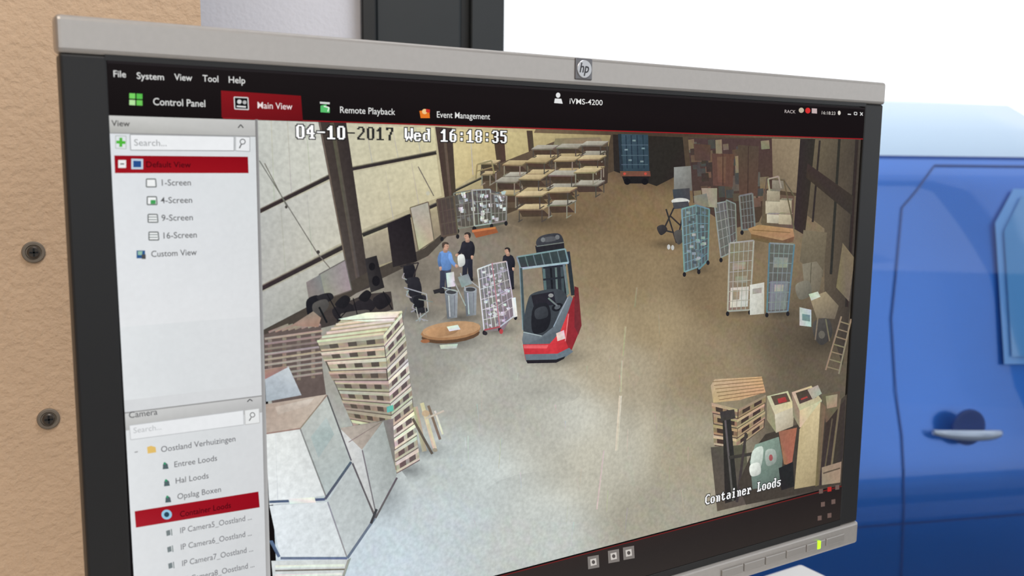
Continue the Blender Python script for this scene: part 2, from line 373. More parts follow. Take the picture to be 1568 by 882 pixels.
def person(x,y,h,shirt,trous,hair,skin=(190,146,120),face=1,bend=0):
    s=h/75.0
    X=lambda a,b:(x+face*(a+bend*max(0,(40-b))/40.0)*s,y+b*s)
    for o,sh in ((-1,0.85),(1,1.0)):
        t=tuple(k*sh for k in trous)
        sp([X(o*3-4,36),X(o*3+5,36),X(o*4+4,54),X(o*5+3,72),X(o*5-3,72),X(o*4-4,54)],t)
        sp([X(o*5-3,71),X(o*5+3,71),X(o*5+8,75),X(o*5-3,76)],(28,26,28))
    sp([X(-4,12),X(4,12),X(9.5,16),X(9,28),X(7.5,40),X(-7.5,40),X(-9,28),X(-9.5,16)],shirt)
    sp([X(-8.5,15),X(-11.5,22),X(-11,32),X(-8,38),X(-5.5,36),X(-7,28),X(-6,18)],tuple(k*.82 for k in shirt))
    sp([X(5,16),X(9.5,17),X(12,26),X(17,33),X(15,36),X(9,31),X(5,23)],tuple(min(255,k*1.1) for k in shirt))
    sp([X(14.5,32.5),X(18.5,33),X(19.5,36),X(16,37)],skin)
    sp([X(-9,36),X(-5.5,36),X(-6,41),X(-8.5,41)],skin)
    sp([X(-2.5,8),X(2.5,8),X(3,14),X(-3,14)],tuple(k*.85 for k in skin))
    ell(*X(0.6,5),4.6*s,5.6*s,skin)
    sp([X(-5,5),X(-4.6,0),X(0,-1.8),X(4.6,0),X(4.4,2.4),X(0,1.6),X(-2,5),X(-3,8.5)],hair)
    ell(*X(4.8,5.4),1.0*s,1.0*s,tuple(k*.9 for k in skin)); ell(*X(2.9,4.6),.6*s,.6*s,(50,40,38)); line(X(2.4,8),X(4.4,8),.7*s,(140,80,74)); ell(*X(-1.4,5.4),1*s,1.4*s,tuple(k*.8 for k in skin))
grp('person_dark_jacket_picture')
person(715,357,72,(34,32,36),(38,38,46),(46,38,32),face=-1)
sp([(700,392),(709,390),(711,404),(702,408)],(206,206,198))
grp('person_blue_shirt_picture')
person(681,372,76,(96,132,184),(58,60,74),(66,54,44))
grp('bins_picture')
poly([(682,418),(694,416),(696,438),(684,440)],(206,208,202))
for x,y in ((690,452),(719,448)):
    poly([(x-10,y-4),(x+10,y-6),(x+9,y+34),(x-6,y+36)],[(110,114,116),(150,154,156),(136,140,142),(92,96,98)]); ell(x,y-5,10,4.4,(150,154,156)); ell(x,y-5,8,3.2,(60,60,60)); line((x-4,y),(x-2,y+33),1.6,(184,188,188)); line((x+5,y),(x+5,y+31),1.4,(110,114,116))
for a,b in [((694,430),(712,468)),((704,418),(712,444)),((676,440),(700,446)),((712,424),(732,440))]: line(a,b,1.6,(160,164,162))
poly([(700,424),(716,419),(722,434),(706,440)],(130,138,142)); poly([(662,444),(678,440),(680,446),(664,450)],(38,36,36))
grp('person_crouching_picture')
person(779,380,62,(32,31,36),(38,38,46),(40,33,30),face=-1,bend=4)
grp('round_table_tops_picture')
ell(689,513,45,12,(90,64,42),-.10); ell(689,507,46,13,(156,114,76),-.10); ell(690,504,45,12,(180,140,100),-.10); sp([(650,508),(672,500),(700,504),(690,512),(664,516)],(172,130,90))
poly([(683,500),(700,497),(704,504),(687,507)],(226,224,214)); poly([(672,528),(700,526),(698,533),(674,534)],(190,190,184)); ell(650,522,7,3,(150,96,60))
grp('roll_cage_picture')
poly([(733,412),(772,400),(786,480),(770,505),(742,508)],(122,112,114))
for k in range(110):
    v=random.random(); u=random.random(); p=bl([(734,414),(768,402),(780,490),(742,500)],u,v)
    c=random.choice([(200,196,200),(176,168,178),(144,130,144),(208,208,208),(112,104,110),(160,146,156)])
    poly([p,(p[0]+random.uniform(3,7),p[1]-1),(p[0]+5,p[1]+3),(p[0]+1,p[1]+3)],c)
cage([(730,412),(752,404),(764,500),(740,505)],(206,206,208),4,6,w=.9,fw=2)
cage([(752,404),(774,400),(788,482),(764,500)],(186,176,184),3,6,w=.9,fw=2)
line((752,402),(764,502),1.6,(166,110,114)); ell(766,507,3,4,(170,60,60)); ell(742,510,3,3,(40,36,36)); line((740,505),(764,500),2.4,(160,76,80))
poly([(782,456),(788,455),(791,484),(785,486)],(222,222,218))
# ---- reach truck
grp('forklift_picture')
line((868,385),(876,452),6,(40,44,46)); line((860,386),(866,452),4,(84,100,102))
poly([(826,384),(861,380),(867,468),(834,474)],[(46,50,52),(40,44,46),(36,38,40),(48,52,54)])
for a,b,w,c in [((829,384),(836,472),4,(84,100,100)),((840,383),(846,470),3,(24,24,26)),((848,382),(853,470),3,(96,110,108)),((857,381),(862,468),4,(62,74,76))]: line(a,b,w,c)
for y in (410,428): line((830,y),(865,y-4),3,(36,40,42))
poly([(821,366),(856,358),(860,378),(824,384)],(38,38,40)); sp([(820,368),(830,360),(852,357),(860,364),(858,374),(824,377)],(52,52,54)); ell(840,366,13,4,(80,80,80),-.12); ell(830,367,3.4,3.6,(112,114,112)); ell(852,363,3.4,3.6,(106,106,104)); poly([(818,376),(862,370),(863,383),(820,388)],(32,32,34)); line((820,377),(862,371),1.6,(104,106,106))
poly([(790,393),(864,381),(869,402),(796,412)],(52,57,59))
for i in range(5): line(bl([(790,393),(864,381),(869,402),(796,412)],(i+1)/6,0),bl([(790,393),(864,381),(869,402),(796,412)],(i+1)/6,1),1.8,(90,104,104))
pl([(790,393),(864,381),(869,402),(796,412)],2.4,(118,138,140),True); line((796,411),(869,402),3.2,(150,174,174))
line((796,410),(801,505),4.6,(62,74,76)); line((794,408),(799,505),1.4,(124,142,142))
line((862,404),(868,450),4,(100,114,114))
sp([(800,500),(806,462),(816,448),(850,442),(866,452),(868,480),(850,520),(806,526)],(56,60,62))
poly([(812,452),(846,446),(850,466),(816,470)],(34,34,36)); sp([(815,470),(836,464),(842,486),(834,506),(814,508)],(28,28,30)); sp([(818,474),(834,469),(837,484),(820,488)],(52,54,56))
ell(852,470,9,6,(26,26,28),-.4); ell(852,470,5,3,(80,84,86),-.4); line((838,456),(852,468),2.6,(110,116,116)); ell(842,452,4,3,(140,140,136))
poly([(798,520),(800,508),(828,514),(846,500),(856,474),(870,452),(877,458),(868,500),(850,528),(800,530)],[(96,104,108),(110,118,120),(104,112,116),(98,106,110),(92,100,104),(110,118,122),(96,104,108),(80,88,92),(84,92,96),(90,98,102)])
line((800,508),(828,514),1.4,(160,170,172)); line((846,500),(868,455),1.4,(150,160,162))
poly([(799,527),(840,526),(856,508),(868,478),(877,452),(883,466),(886,506),(872,540),(852,549),(803,551)],[(196,46,50),(206,52,56),(210,58,60),(200,52,54),(180,44,46),(150,36,38),(160,38,40),(176,42,44),(190,44,48),(170,38,42)])
poly([(868,478),(877,452),(883,466),(886,506),(872,540),(864,520)],(146,36,38)); line((869,480),(864,522),1.6,(224,120,118))
poly([(850,510),(862,505),(864,518),(852,522)],(214,190,186)); poly([(800,528),(838,528),(836,533),(801,533)],(220,92,92))
poly([(802,542),(852,541),(870,532),(876,538),(862,548),(850,552),(804,553)],(96,108,114)); poly([(804,551),(850,550),(864,545),(862,549),(850,555),(806,556)],(30,28,28))
poly([(878,438),(884,440),(889,498),(884,512),(878,500)],(110,36,36))
# ---- right side cages and furniture
grp('stored_furniture_picture')
poly([(1052,212),(1180,212),(1182,292),(1160,340),(1120,350),(1060,310)],(66,52,42))
for k in range(60):
    x=random.uniform(1050,1168); y=random.uniform(212,310)
    c=random.choice([(98,76,56),(80,64,50),(112,94,72),(58,46,38),(124,108,86),(66,62,56),(84,78,68)])
    w=random.uniform(6,16); h=random.uniform(8,24)
    poly([(x,y),(x+w,y-1),(x+w+1,y+h),(x+1,y+h+1)],c)
poly([(1088,235),(1122,236),(1120,286),(1090,284)],(88,62,48)); poly([(1096,240),(1110,240),(1109,280),(1097,279)],(100,72,54)); line((1105,236),(1105,284),1.2,(60,42,34))
poly([(1060,220),(1086,222),(1086,246),(1062,246)],(74,56,44)); poly([(1128,222),(1160,224),(1158,300),(1130,300)],(78,60,48)); line((1144,224),(1143,298),1.2,(56,42,34))
poly([(1030,256),(1056,254),(1058,292),(1030,292)],[(140,140,132),(120,118,108),(100,96,88),(112,110,102)]); poly([(1028,290),(1054,288),(1055,306),(1030,308)],(60,60,62)); ell(1040,308,14,5,(198,196,186)); poly([(1028,310),(1052,308),(1054,318),(1030,320)],(64,62,62))
for a,b in [((1030,318),(1014,352)),((1046,318),(1038,356)),((1005,350),(1030,356)),((1024,330),(1040,345)),((1018,320),(1034,372))]: line(a,b,2.4,(44,40,38))
sp([(1004,348),(1014,344),(1020,352),(1010,360)],(48,44,42)); ell(1022,378,2.4,4,(186,184,178)); ell(1028,379,2.4,4,(176,174,166)); sp([(1030,356),(1042,352),(1046,366),(1036,374)],(70,66,60))
cage([(1092,312),(1112,308),(1122,384),(1102,394)],(134,136,128),3,6,bg=(96,92,82),w=1,fw=2)
cage([(1110,306),(1124,312),(1126,376),(1118,388)],(118,122,114),2,6,bg=(84,80,70),w=1,fw=2)
sub([(1072,288),(1096,288),(1096,318),(1076,316)],0,0,1,1,(150,140,118),True); poly([(1060,300),(1080,296),(1084,316),(1062,318)],(120,112,96))
cage([(1042,320),(1064,314),(1068,408),(1046,416)],(110,142,144),4,7,bg=(86,96,94),fw=2.4,w=1)
cage([(1064,314),(1084,320),(1082,398),(1068,412)],(94,124,128),3,7,bg=(74,82,80),fw=2.4,w=1)
for k in range(26):
    p=bl([(1045,322),(1078,318),(1078,396),(1048,406)],random.random()*.85,random.random()); poly([p,(p[0]+6,p[1]),(p[0]+6,p[1]+4),(p[0],p[1]+4)],random.choice([(128,142,140),(150,158,152),(92,108,110),(70,78,78)]))
cage([(1130,300),(1150,296),(1154,350),(1134,352)],(110,112,104),4,5,bg=(76,70,58),w=1)
poly([(1166,296),(1214,300),(1212,350),(1164,344)],(92,78,58))
for (x,y,w,h,c) in [(1170,308,22,20,(176,164,136)),(1192,306,18,22,(160,146,118)),(1172,328,18,14,(188,178,152)),(1190,328,20,16,(170,156,126)),(1172,292,20,16,(150,138,112)),(1180,276,18,14,(120,110,92))]:
    poly([(x,y),(x+w,y+1),(x+w,y+h),(x,y+h-1)],[mixc(c,(230,220,190),.2),c,mixc(c,(80,66,50),.25),c]); poly([(x,y),(x+3,y-3),(x+w+2,y-2),(x+w,y+1)],mixc(c,(60,50,40),.35))
pl([(1172,272),(1198,276),(1214,300)],2,(90,78,60)); line((1172,272),(1164,342),2,(90,76,58)); line((1198,276),(1214,350),2,(90,76,58)); pl([(1176,292),(1174,274),(1190,270),(1194,288)],2.4,(150,140,116))
poly([(1143,350),(1160,344),(1212,350),(1214,362),(1196,368),(1148,358)],(158,122,86)); poly([(1148,358),(1196,368),(1214,362),(1212,370),(1190,376),(1148,366)],(106,80,54)); line((1150,352),(1208,356),1.2,(120,86,56))
cage([(1115,372),(1152,368),(1146,474),(1112,476)],(156,153,140),5,7,bg=(122,110,88),fw=2.4,w=1,items=[(.1,.66,.9,.95,(196,194,182)),(.2,.70,.5,.84,(140,122,100)),(.15,.3,.7,.4,(150,140,118)),(.3,.5,.8,.6,(140,128,106))])
poly([(1146,436),(1168,432),(1168,480),(1146,482)],[(208,206,192),(190,186,172),(174,170,154),(198,196,182)]); poly([(1150,442),(1164,440),(1164,448),(1150,450)],(150,146,136))
cage([(1176,372),(1214,374),(1204,476),(1172,478)],(120,130,126),5,7,bg=(88,88,80),fw=2.4,w=1,items=[(.1,.55,.9,.97,(112,118,116)),(.2,.2,.8,.35,(130,134,124)),(.3,.6,.7,.7,(150,150,138))])
line((1176,372),(1172,478),2.2,(84,112,124)); line((1214,374),(1204,476),2.2,(84,112,124))
poly([(1228,352),(1264,356),(1258,424),(1222,400)],[(116,104,80),(104,92,70),(90,80,62),(100,90,70)]); poly([(1226,404),(1248,400),(1258,414),(1252,446),(1230,446)],[(126,118,98),(120,110,90),(108,98,78),(100,90,72),(116,108,88)])
line((1240,402),(1238,446),1.4,(90,80,64)); sp([(1216,436),(1236,430),(1240,450),(1222,458)],(110,104,88))
poly([(1238,456),(1262,446),(1282,468),(1276,488),(1248,486)],[(156,138,106),(144,128,98),(110,98,78),(100,88,72),(120,108,86)]); poly([(1222,470),(1240,474),(1240,500),(1222,498)],(186,190,178)); poly([(1226,480),(1238,482),(1238,492),(1226,490)],(110,130,124))
sp([(1244,492),(1266,488),(1272,512),(1256,528),(1244,514)],(64,60,54)); ell(1256,512,5,6,(94,88,76)); poly([(1236,450),(1250,446),(1254,454),(1240,460)],(196,190,172)); line((1250,486),(1246,520),2,(120,108,84)); line((1262,488),(1268,522),2,(110,98,76))
line((1286,484),(1262,566),2.4,(138,122,94)); line((1301,488),(1282,572),2.4,(138,122,94))
for i in range(7): line((1284-i*3.4,492+i*11.5),(1300-i*3.0,497+i*11.5),1.8,(130,116,88))
def stack(q,n,c=(204,184,148),gap=(62,48,38),nb=3,acc=0.1):
    sub(q,0,0,1,1,gap,True); LAY[0]+=1
    for i in range(n):
        a=i/n; d=1/n
        k=random.uniform(-26,16); cl=tuple(x+k for x in c)
        o=random.uniform(-.03,.03)
        sub(q,0+o,a,1+o,a+d*.30,cl)
        cb=mixc(cl,(90,70,50),.25)
        for b in range(nb):
            u=b/(nb-1)*(1-.15); 
            if random.random()<acc: c2=random.choice([(90,130,122),(150,84,80)])
            else: c2=mixc(cb,(60,48,38),random.uniform(0,.3))
            sub(q,u+o,a+d*.30,u+.15+o,a+d*.72,c2)
        sub(q,0+o,a+d*.72,1+o,a+d*.92,mixc(cl,(80,60,45),.12))
grp('pallet_stack_right_picture')
poly([(1086,590),(1092,580),(1164,576),(1170,600),(1130,612),(1090,616)],(186,160,118))
for i in range(6): line((1089+i*2,584+i*5.5),(1166+i*.4,578+i*4.6),1,(120,92,60))
stack([(1088,616),(1128,626),(1126,686),(1092,682)],4,(182,158,122),acc=0)
stack([(1128,626),(1170,604),(1168,654),(1126,686)],4,(164,140,106),acc=0)
poly([(1086,684),(1140,680),(1146,770),(1096,782)],(84,76,62))
grp('pallet_jack_picture')
poly([(1104,636),(1116,634),(1128,764),(1108,770)],(40,37,34)); line((1108,640),(1120,766),3,(84,80,72)); poly([(1100,630),(1122,626),(1124,640),(1102,644)],(54,50,44)); line((1114,700),(1150,694),5,(56,50,44))
line((1140,662),(1126,768),4,(60,54,46))
grp('boxes_right_picture')
poly([(1170,664),(1250,640),(1298,600),(1288,742),(1140,772),(1128,740),(1150,690)],(62,54,44))
poly([(1172,606),(1204,598),(1214,622),(1184,634)],(196,180,150)); poly([(1178,606),(1202,601),(1208,614),(1184,620)],(84,66,54)); poly([(1184,634),(1214,622),(1212,652),(1186,662)],[(206,196,170),(190,176,146),(160,146,120),(180,166,140)]); poly([(1172,606),(1184,634),(1186,662),(1172,642)],(150,132,104)); poly([(1188,610),(1200,607),(1203,614),(1190,617)],(160,56,52))
poly([(1210,600),(1240,590),(1256,612),(1222,628)],(190,172,140)); poly([(1216,601),(1238,594),(1248,608),(1222,618)],(70,58,48)); poly([(1222,628),(1256,612),(1250,644),(1222,654)],(196,182,152)); poly([(1210,600),(1222,628),(1222,654),(1212,636)],(140,124,98)); line((1224,611),(1234,607),2.4,(160,60,50))
poly([(1234,596),(1250,589),(1256,602),(1242,611)],(166,158,142)); poly([(1256,604),(1284,598),(1282,640),(1262,646)],(96,84,66)); poly([(1262,606),(1280,603),(1279,622),(1264,625)],(150,136,110))
poly([(1222,656),(1254,614),(1262,622),(1248,742),(1214,748)],[(186,166,122),(202,182,138),(176,156,114),(148,130,94),(166,148,108)]); poly([(1254,614),(1262,622),(1252,742),(1246,744)],(110,92,66))
poly([(1190,660),(1218,654),(1210,712),(1198,710)],(150,98,74)); 
poly([(1154,680),(1190,668),(1196,700),(1194,742),(1150,748),(1146,706)],[(130,150,132),(120,136,120),(96,108,96),(80,90,80),(96,108,98),(120,140,124)]); sp([(1170,690),(1184,688),(1186,706),(1172,712)],(150,158,146)); ell(1178,700,3,5,(150,76,74)); sp([(1150,690),(1166,684),(1162,716),(1148,716)],(188,196,182)); sp([(1146,712),(1160,708),(1162,724),(1148,728)],(206,208,196))
poly([(1262,648),(1292,610),(1288,700),(1270,742),(1252,742)],(52,46,38)); line((1284,610),(1268,735),3,(110,96,70)); line((1272,640),(1258,735),2,(90,78,58)); poly([(1256,715),(1286,706),(1284,738),(1256,742)],(150,132,98)); line((1258,724),(1284,716),2,(80,70,54))
poly([(1190,716),(1212,706),(1214,744),(1194,750)],(34,32,30))
# ---- left foreground
grp('pallet_stack_left_picture')
poly([(402,512),(444,498),(490,496),(492,560),(500,620),(420,640),(404,560)],(92,78,70))
for i in range(9):
    y=506+i*8; k=random.uniform(-16,16); line((404,y+12),(492,y),3.4,(150+k,134+k,120+k)); 
    for b in range(4): x=412+b*22; line((x,y+13-b*2.9),(x,y+17-b*2.9),6,(120+k,104+k,90+k))
for i in range(8): line((410+i*10,508-i*1.2),(440+i*7,496),3,(150,132,114))
poly([(444,498),(478,476),(490,486),(486,500)],(150,128,106))
LAY[0]+=1
stack([(484,524),(586,512),(606,724),(560,700)],12,(196,182,158),(80,68,58),nb=4,acc=.04)
stack([(586,512),(614,478),(641,704),(606,724)],12,(220,212,192),(96,82,70),nb=3,acc=.04)
poly([(484,522),(520,490),(614,477),(586,510)],(170,150,120))
for i in range(6):
    t=i/5; line((484+ (520-484)*t,522-32*t),(586+28*t,510-33*t),3.6,(212,200,174))
poly([(516,488),(560,478),(612,476),(600,490),(560,492)],(232,224,202)); line((520,490),(606,486),1,(130,110,86))
poly([(590,622),(600,619),(601,628),(591,631)],(90,170,158))
grp('planks_picture')
for a,b,w,c in [((634,622),(648,690),7,(176,160,130)),((644,616),(664,686),6,(196,182,150)),((654,620),(672,672),4,(120,104,84)),((664,628),(676,664),3,(210,204,188)),((630,640),(660,694),4,(90,76,62)),((650,640),(678,628),3,(190,180,160))]: line(a,b,w,c)
ell(650,632,6,5,(186,160,126)); ell(664,688,4,3,(150,140,120))
grp('wrapped_boxes_picture')
poly([(404,572),(440,560),(460,604),(406,614)],[(176,182,186),(196,200,200),(170,176,180),(160,168,172)]); poly([(404,566),(432,560),(440,561),(404,580)],(150,122,104))
poly([(520,654),(584,643),(600,640),(604,728),(572,792),(538,712)],(120,112,104))
poly([(520,654),(584,644),(552,690),(532,676)],[(176,164,150),(150,138,124),(170,156,142),(188,176,164)])
poly([(552,688),(585,644),(606,726),(574,788)],[(176,180,174),(158,162,154),(152,156,150),(176,180,176)])
poly([(520,656),(553,688),(575,790),(538,712)],[(204,202,196),(196,196,192),(190,190,186),(178,178,174)])
line((553,688),(575,790),2,(112,108,104)); line((532,676),(584,644),1.2,(130,118,106))
poly([(404,618),(498,603),(460,655),(405,664)],[(166,146,130),(194,178,160),(182,164,146),(174,156,140)])
poly([(420,622),(480,608),(470,620),(424,634)],[(186,170,154),(204,192,176),(190,174,158),(176,160,144)])
poly([(405,663),(458,655),(496,757),(411,772)],[(220,220,214),(210,210,204),(214,216,212),(222,224,222)])
poly([(458,655),(499,604),(536,704),(498,762)],[(176,178,170),(186,188,178),(172,178,172),(174,182,178)])
poly([(474,668),(498,638),(510,664),(486,700)],[(164,176,170),(176,184,178),(160,172,166),(164,174,170)]); line((420,664),(424,768),1,(206,206,202))
line((458,655),(498,760),2.2,(128,124,118)); line((499,604),(536,704),2.2,(86,82,80)); line((405,663),(458,655),2,(140,118,98)); line((458,655),(499,604),1.8,(140,122,104))
line((411,767),(496,763),4.0,(78,86,108)); line((496,763),(536,706),4.0,(78,84,98)); poly([(440,762),(480,760),(482,768),(442,770)],(224,226,222))
poly([(411,773),(500,767),(530,853),(428,853)],[(218,222,222),(208,211,209),(204,208,206),(214,218,219)])
poly([(500,767),(538,708),(572,792),(530,853)],[(186,190,186),(178,182,178),(176,181,177),(186,191,189)])
line((500,767),(530,853),2.2,(138,140,138)); line((538,708),(573,792),2.6,(86,84,86))
poly([(410,826),(416,826),(428,850),(424,852)],(84,94,130)); line((428,853),(530,853),4,(98,106,128)); line((530,853),(572,792),4,(102,106,118))
poly([(414,857),(530,855),(500,950),(424,970)],[(206,208,204),(196,198,192),(190,196,192),(200,206,204)])
poly([(530,856),(536,852),(516,910),(500,950)],(150,146,138))
for i in range(5): line((420,866+i*14),(526-i*4,864+i*13),4,(222,218,206)); line((420,872+i*14),(526-i*4,870+i*13),2.4,(110,100,92))
line((573,792),(606,730),3,(90,86,84)); line((575,778),(566,800),4,(60,58,58))
# ---- on-video captions: bitmap letters
grp('video_caption')
BM={'0':".####.|##..##|##..##|##..##|##..##|##..##|##..##|##..##|.####.",'1':"..##..|.###..|####..|..##..|..##..|..##..|..##..|..##..|######",
'2':".####.|##..##|....##|....##|...##.|..##..|.##...|##....|######",'3':".####.|##..##|....##|....##|..###.|....##|....##|##..##|.####.",
'4':"...##.|..###.|.####.|##.##.|##.##.|######|...##.|...##.|..####",'5':"######|##....|##....|#####.|....##|....##|....##|##..##|.####.",
'6':"..###.|.##...|##....|#####.|##..##|##..##|##..##|##..##|.####.",'7':"######|##..##|....##|...##.|...##.|..##..|..##..|..##..|..##..",
'8':".####.|##..##|##..##|##..##|.####.|##..##|##..##|##..##|.####.",'-':"......|......|......|......|######|......|......|......|......",
':':"......|......|..##..|..##..|......|......|..##..|..##..|......",'W':"##...##|##...##|##...##|##.#.##|##.#.##|##.#.##|#######|.##.##.|.#...#.",
'e':"......|......|......|.####.|##..##|######|##....|##..##|.####.",'d':"...###|....##|....##|.#####|##..##|##..##|##..##|##..##|.###.#",
'C':"..####|.##..#|##....|##....|##....|##....|##....|.##..#|..####",'o':"......|......|......|.####.|##..##|##..##|##..##|##..##|.####.",
'n':"......|......|......|##.##.|.##.##|.##.##|.##.##|.##.##|.##.##",'t':"......|..#...|.##...|#####.|.##...|.##...|.##...|.##.##|..###.",
'a':"......|......|......|.####.|....##|.#####|##..##|##..##|.###.#",'i':"..##..|..##..|......|.###..|..##..|..##..|..##..|..##..|.####.",
'r':"......|......|......|##.##.|.#####|.##..#|.##...|.##...|####..",'L':"####..|.##...|.##...|.##...|.##...|.##...|.##..#|.##.##|######",
's':"......|......|......|.#####|##....|.####.|....##|#...##|.####."}
def osd(s,u0,v0,u1,h,dark=()):
    p0=S(u0,v0); q=hv(u0,v0,u1); p1=S(*q); pc=S(u0,v0-h)
    cw=(p1[0]-p0[0])/len(s); px=cw/7.6; pz=(pc[1]-p0[1])/9
    for ps in (0,1):
        LAY[0]+=1
        for ci,ch in enumerate(s):
            if ch==' ': continue
            dk=ci in dark
            if dk and ps==0: continue
            for r,row in enumerate(BM[ch].split('|')):
                c0=None
                for k,b in enumerate(row+'.'):
                    if b=='#' and c0 is None: c0=k
                    if b!='#' and c0 is not None:
                        x0=p0[0]+ci*cw+c0*px; x1=p0[0]+ci*cw+k*px; z0=p0[1]+(8-r)*pz; z1=z0+pz
                        g=(.7*px,.7*pz) if ps==0 else (0,0)
                        col=(16,16,14) if ps==0 else ((36,34,30) if dk else (248,248,244))
                        addraw([(x0-g[0],z0-g[1]),(x1+g[0],z0-g[1]),(x1+g[0],z1+g[1]),(x0-g[0],z1+g[1])],[(0,1,2,3)],[cc(col)]*4,False)
                        c0=None
osd('04-10-2017 Wed 16:18:35',452,212,776,21,dark=(5,6,7,8,9))
osd('Container Loods',1077,772,1194,15)
# ================================================================ INTERFACE
grp('interface_frame',False)
poly([(163,93),(1321,165),(1320,213),(163,177)],[(30,26,27),(26,22,24),(26,20,22),(24,20,21)])
poly([(163,93),(1321,165),(1321,168),(163,97)],(40,36,38))
bot=[(1287,742),(1300,742),(1298,790),(211,1105),(208,1030),(428,968)]
poly(bot,[(52,42,40),(40,34,34),(48,42,40),(60,56,54),(60,56,54),(58,50,48)])
poly([(1320,213),(1322,213),(1301,744),(1287,742)],(18,16,17))
line((340,181),(1321,213),1.6,(150,30,36)); line((1288,743),(428,969),1.4,(110,34,34))
poly([(337,139),(459,147),(462,186),(338,180)],[(136,26,32),(124,22,28),(106,20,26),(116,22,28)])
grp('interface_text',False)
WH=(226,226,224)
text('File',172,118,192,10,WH,.006); text('System',208,121,250,10,WH,.006); text('View',266,123,293,10,WH,.006); text('Tool',309,125,333,10,WH,.006); text('Help',348,127,374,10,WH,.006)
text('Control Panel',233,161,313,11,WH,.004); text('Main View',392,166,446,10,(236,222,222),.004); text('Remote Playback',518,173,603,10,WH,.004); text('Event Management',666,180,748,9.5,WH,.004)
text('iVMS-4200',869,159,920,8.5,WH,.006)
text('RACK',1198,173,1215,5,(200,190,188)); text('16:18:23',1254,175,1276,5,(210,205,200))
for dx,dy,c in [(0,0,(120,210,100)),(11,.6,(90,190,80)),(0,10,(180,226,160)),(11,10.5,(110,200,90))]:
    x=197+dx;y=143+dy; poly([(x,y),(x+9,y+.5),(x+9,y+8.5),(x,y+8)],c,dx==0 and dy==0)
poly([(357,149),(378,150),(379,168),(358,167)],(20,20,22)); pl([(357,149),(378,150),(379,168),(358,167)],1.6,(214,214,214),True); ell(365,156,3.4,3.4,(210,210,210)); ell(373,157,3,3,(180,180,180)); line((361,163),(375,164),2.4,(220,220,220))
poly([(488,156),(503,157),(503,160),(488,159)],(210,214,210)); poly([(489,162),(498,160),(498,165),(503,166),(503,173),(489,172)],(90,190,110)); pl([(500,171),(502,165),(494,163)],1.8,(225,240,225))
poly([(640,170),(655,168),(656,181),(642,181)],(226,120,40)); ell(648,171,4,4,(240,200,140)); poly([(650,167),(656,168),(656,173),(650,172)],(200,50,40))
ell(852,146,3.4,4,(226,226,226)); poly([(847,151),(857,151.5),(859,159),(846,158)],(226,226,226)); 
ell(1224,169,4,4,(190,180,160)); ell(1234,169.5,4,4.4,(210,50,50)); poly([(1240,166),(1248,166.5),(1248,174),(1240,173.5)],(196,176,176)); ell(1282,173,2.2,3.4,(220,214,205))
line((1295,175),(1300,175.4),1.5,(220,220,220)); pl([(1305,172),(1309,172.3),(1309,176),(1305,175.8)],1,(220,220,220),True); line((1314,172),(1318,177),1.2,(220,220,220)); line((1318,172.5),(1314,177),1.2,(220,220,220))
grp('side_panel',False)
def pan(v0,v1,c):
    L=lambda v:165+(v-177)*.0552
    a0=(L(v0),v0); a1=(L(v1),v1)
    b0=hv(a0[0],a0[1],389+(v0-183)*.029); b1=hv(a1[0],a1[1],389+(v1-183)*.029)
    poly([a0,b0,b1,a1],c)
pan(177,1060,[(226,230,232),(222,224,226),(206,208,210),(222,224,226)])
pan(203,500,[(222,226,230),(216,220,222),(220,222,224),(228,230,232)])
pan(177,203,[(205,205,202),(196,196,194),(182,182,180),(176,176,172)])
pan(203,204.5,(150,150,150))
pan(632,658,[(206,207,206),(196,196,196),(176,176,176),(184,184,182)]); pan(630,632,(150,150,150)); pan(612,630,(214,216,218))
poly([(389,183),(393,183),(415,968),(408,972)],[(120,118,118),(150,150,150),(190,190,190),(170,170,170)])
DK=(66,66,68)
text('View',170,193,198,9,(70,68,68),.012); pl([(363,196),(367,191),(371,196)],1.6,DK)
for a,b in [((184,211),(184,225)),((177,217.5),(191,218.5))]: line(a,b,4.6,(80,180,60))
pl([(176,208),(192,208.5),(192,228),(176,227)],1,(170,180,170),True)
poly([(198,206),(357,209),(357,231),(199,230)],(236,238,240)); pl([(198,206),(357,209),(357,231),(199,230)],1.4,(160,162,164),True)
text('Search...',204,223,254,10,(150,152,154)); poly([(359,209),(381,210),(381,232),(359,231)],(232,234,236)); pl([(359,209),(381,210),(381,232),(359,231)],1.2,(170,172,174),True)
pl([(370+4*math.cos(t*.7),217+4*math.sin(t*.7)) for t in range(10)],1.4,(90,90,92))
line((368,221),(365,227),1.8,(90,90,92))
poly([(174,238),(378,240),(379,265),(175,265)],[(150,18,30),(140,14,26),(150,20,30),(160,24,34)])
poly([(180,245),(192,245),(192,257),(180,257)],(236,236,236)); line((183,251),(189,251),1.8,(60,60,60)); poly([(200,243),(218,243.5),(218,259),(200,259)],(190,210,225)); poly([(203,246),(215,246.4),(215,256),(203,256)],(40,80,140)); text('Default View',222,256,291,9,(66,12,20),.008)
for i,(s,y,x1) in enumerate([('1-Screen',284,291),('4-Screen',311,293),('9-Screen',338,294),('16-Screen',365,300)]):
    text(s,244+i*.9,y,x1,9.5,(90,90,92),.006)
    x=223+i*1.3; yy=y-10
    poly([(x,yy),(x+14,yy),(x+15,yy+12),(x,yy+12)],(240,242,242)); pl([(x,yy),(x+14,yy),(x+15,yy+12),(x,yy+12)],1.8,(104,108,108),True)
    if i==1: poly([(x+5,yy+5),(x+13,yy+5),(x+13,yy+11),(x+5,yy+11)],(70,160,90))
    if i>1: line((x+1,yy+4),(x+13,yy+4),1.4,(120,130,130)); line((x+1,yy+8),(x+13,yy+8),1.4,(120,130,130))
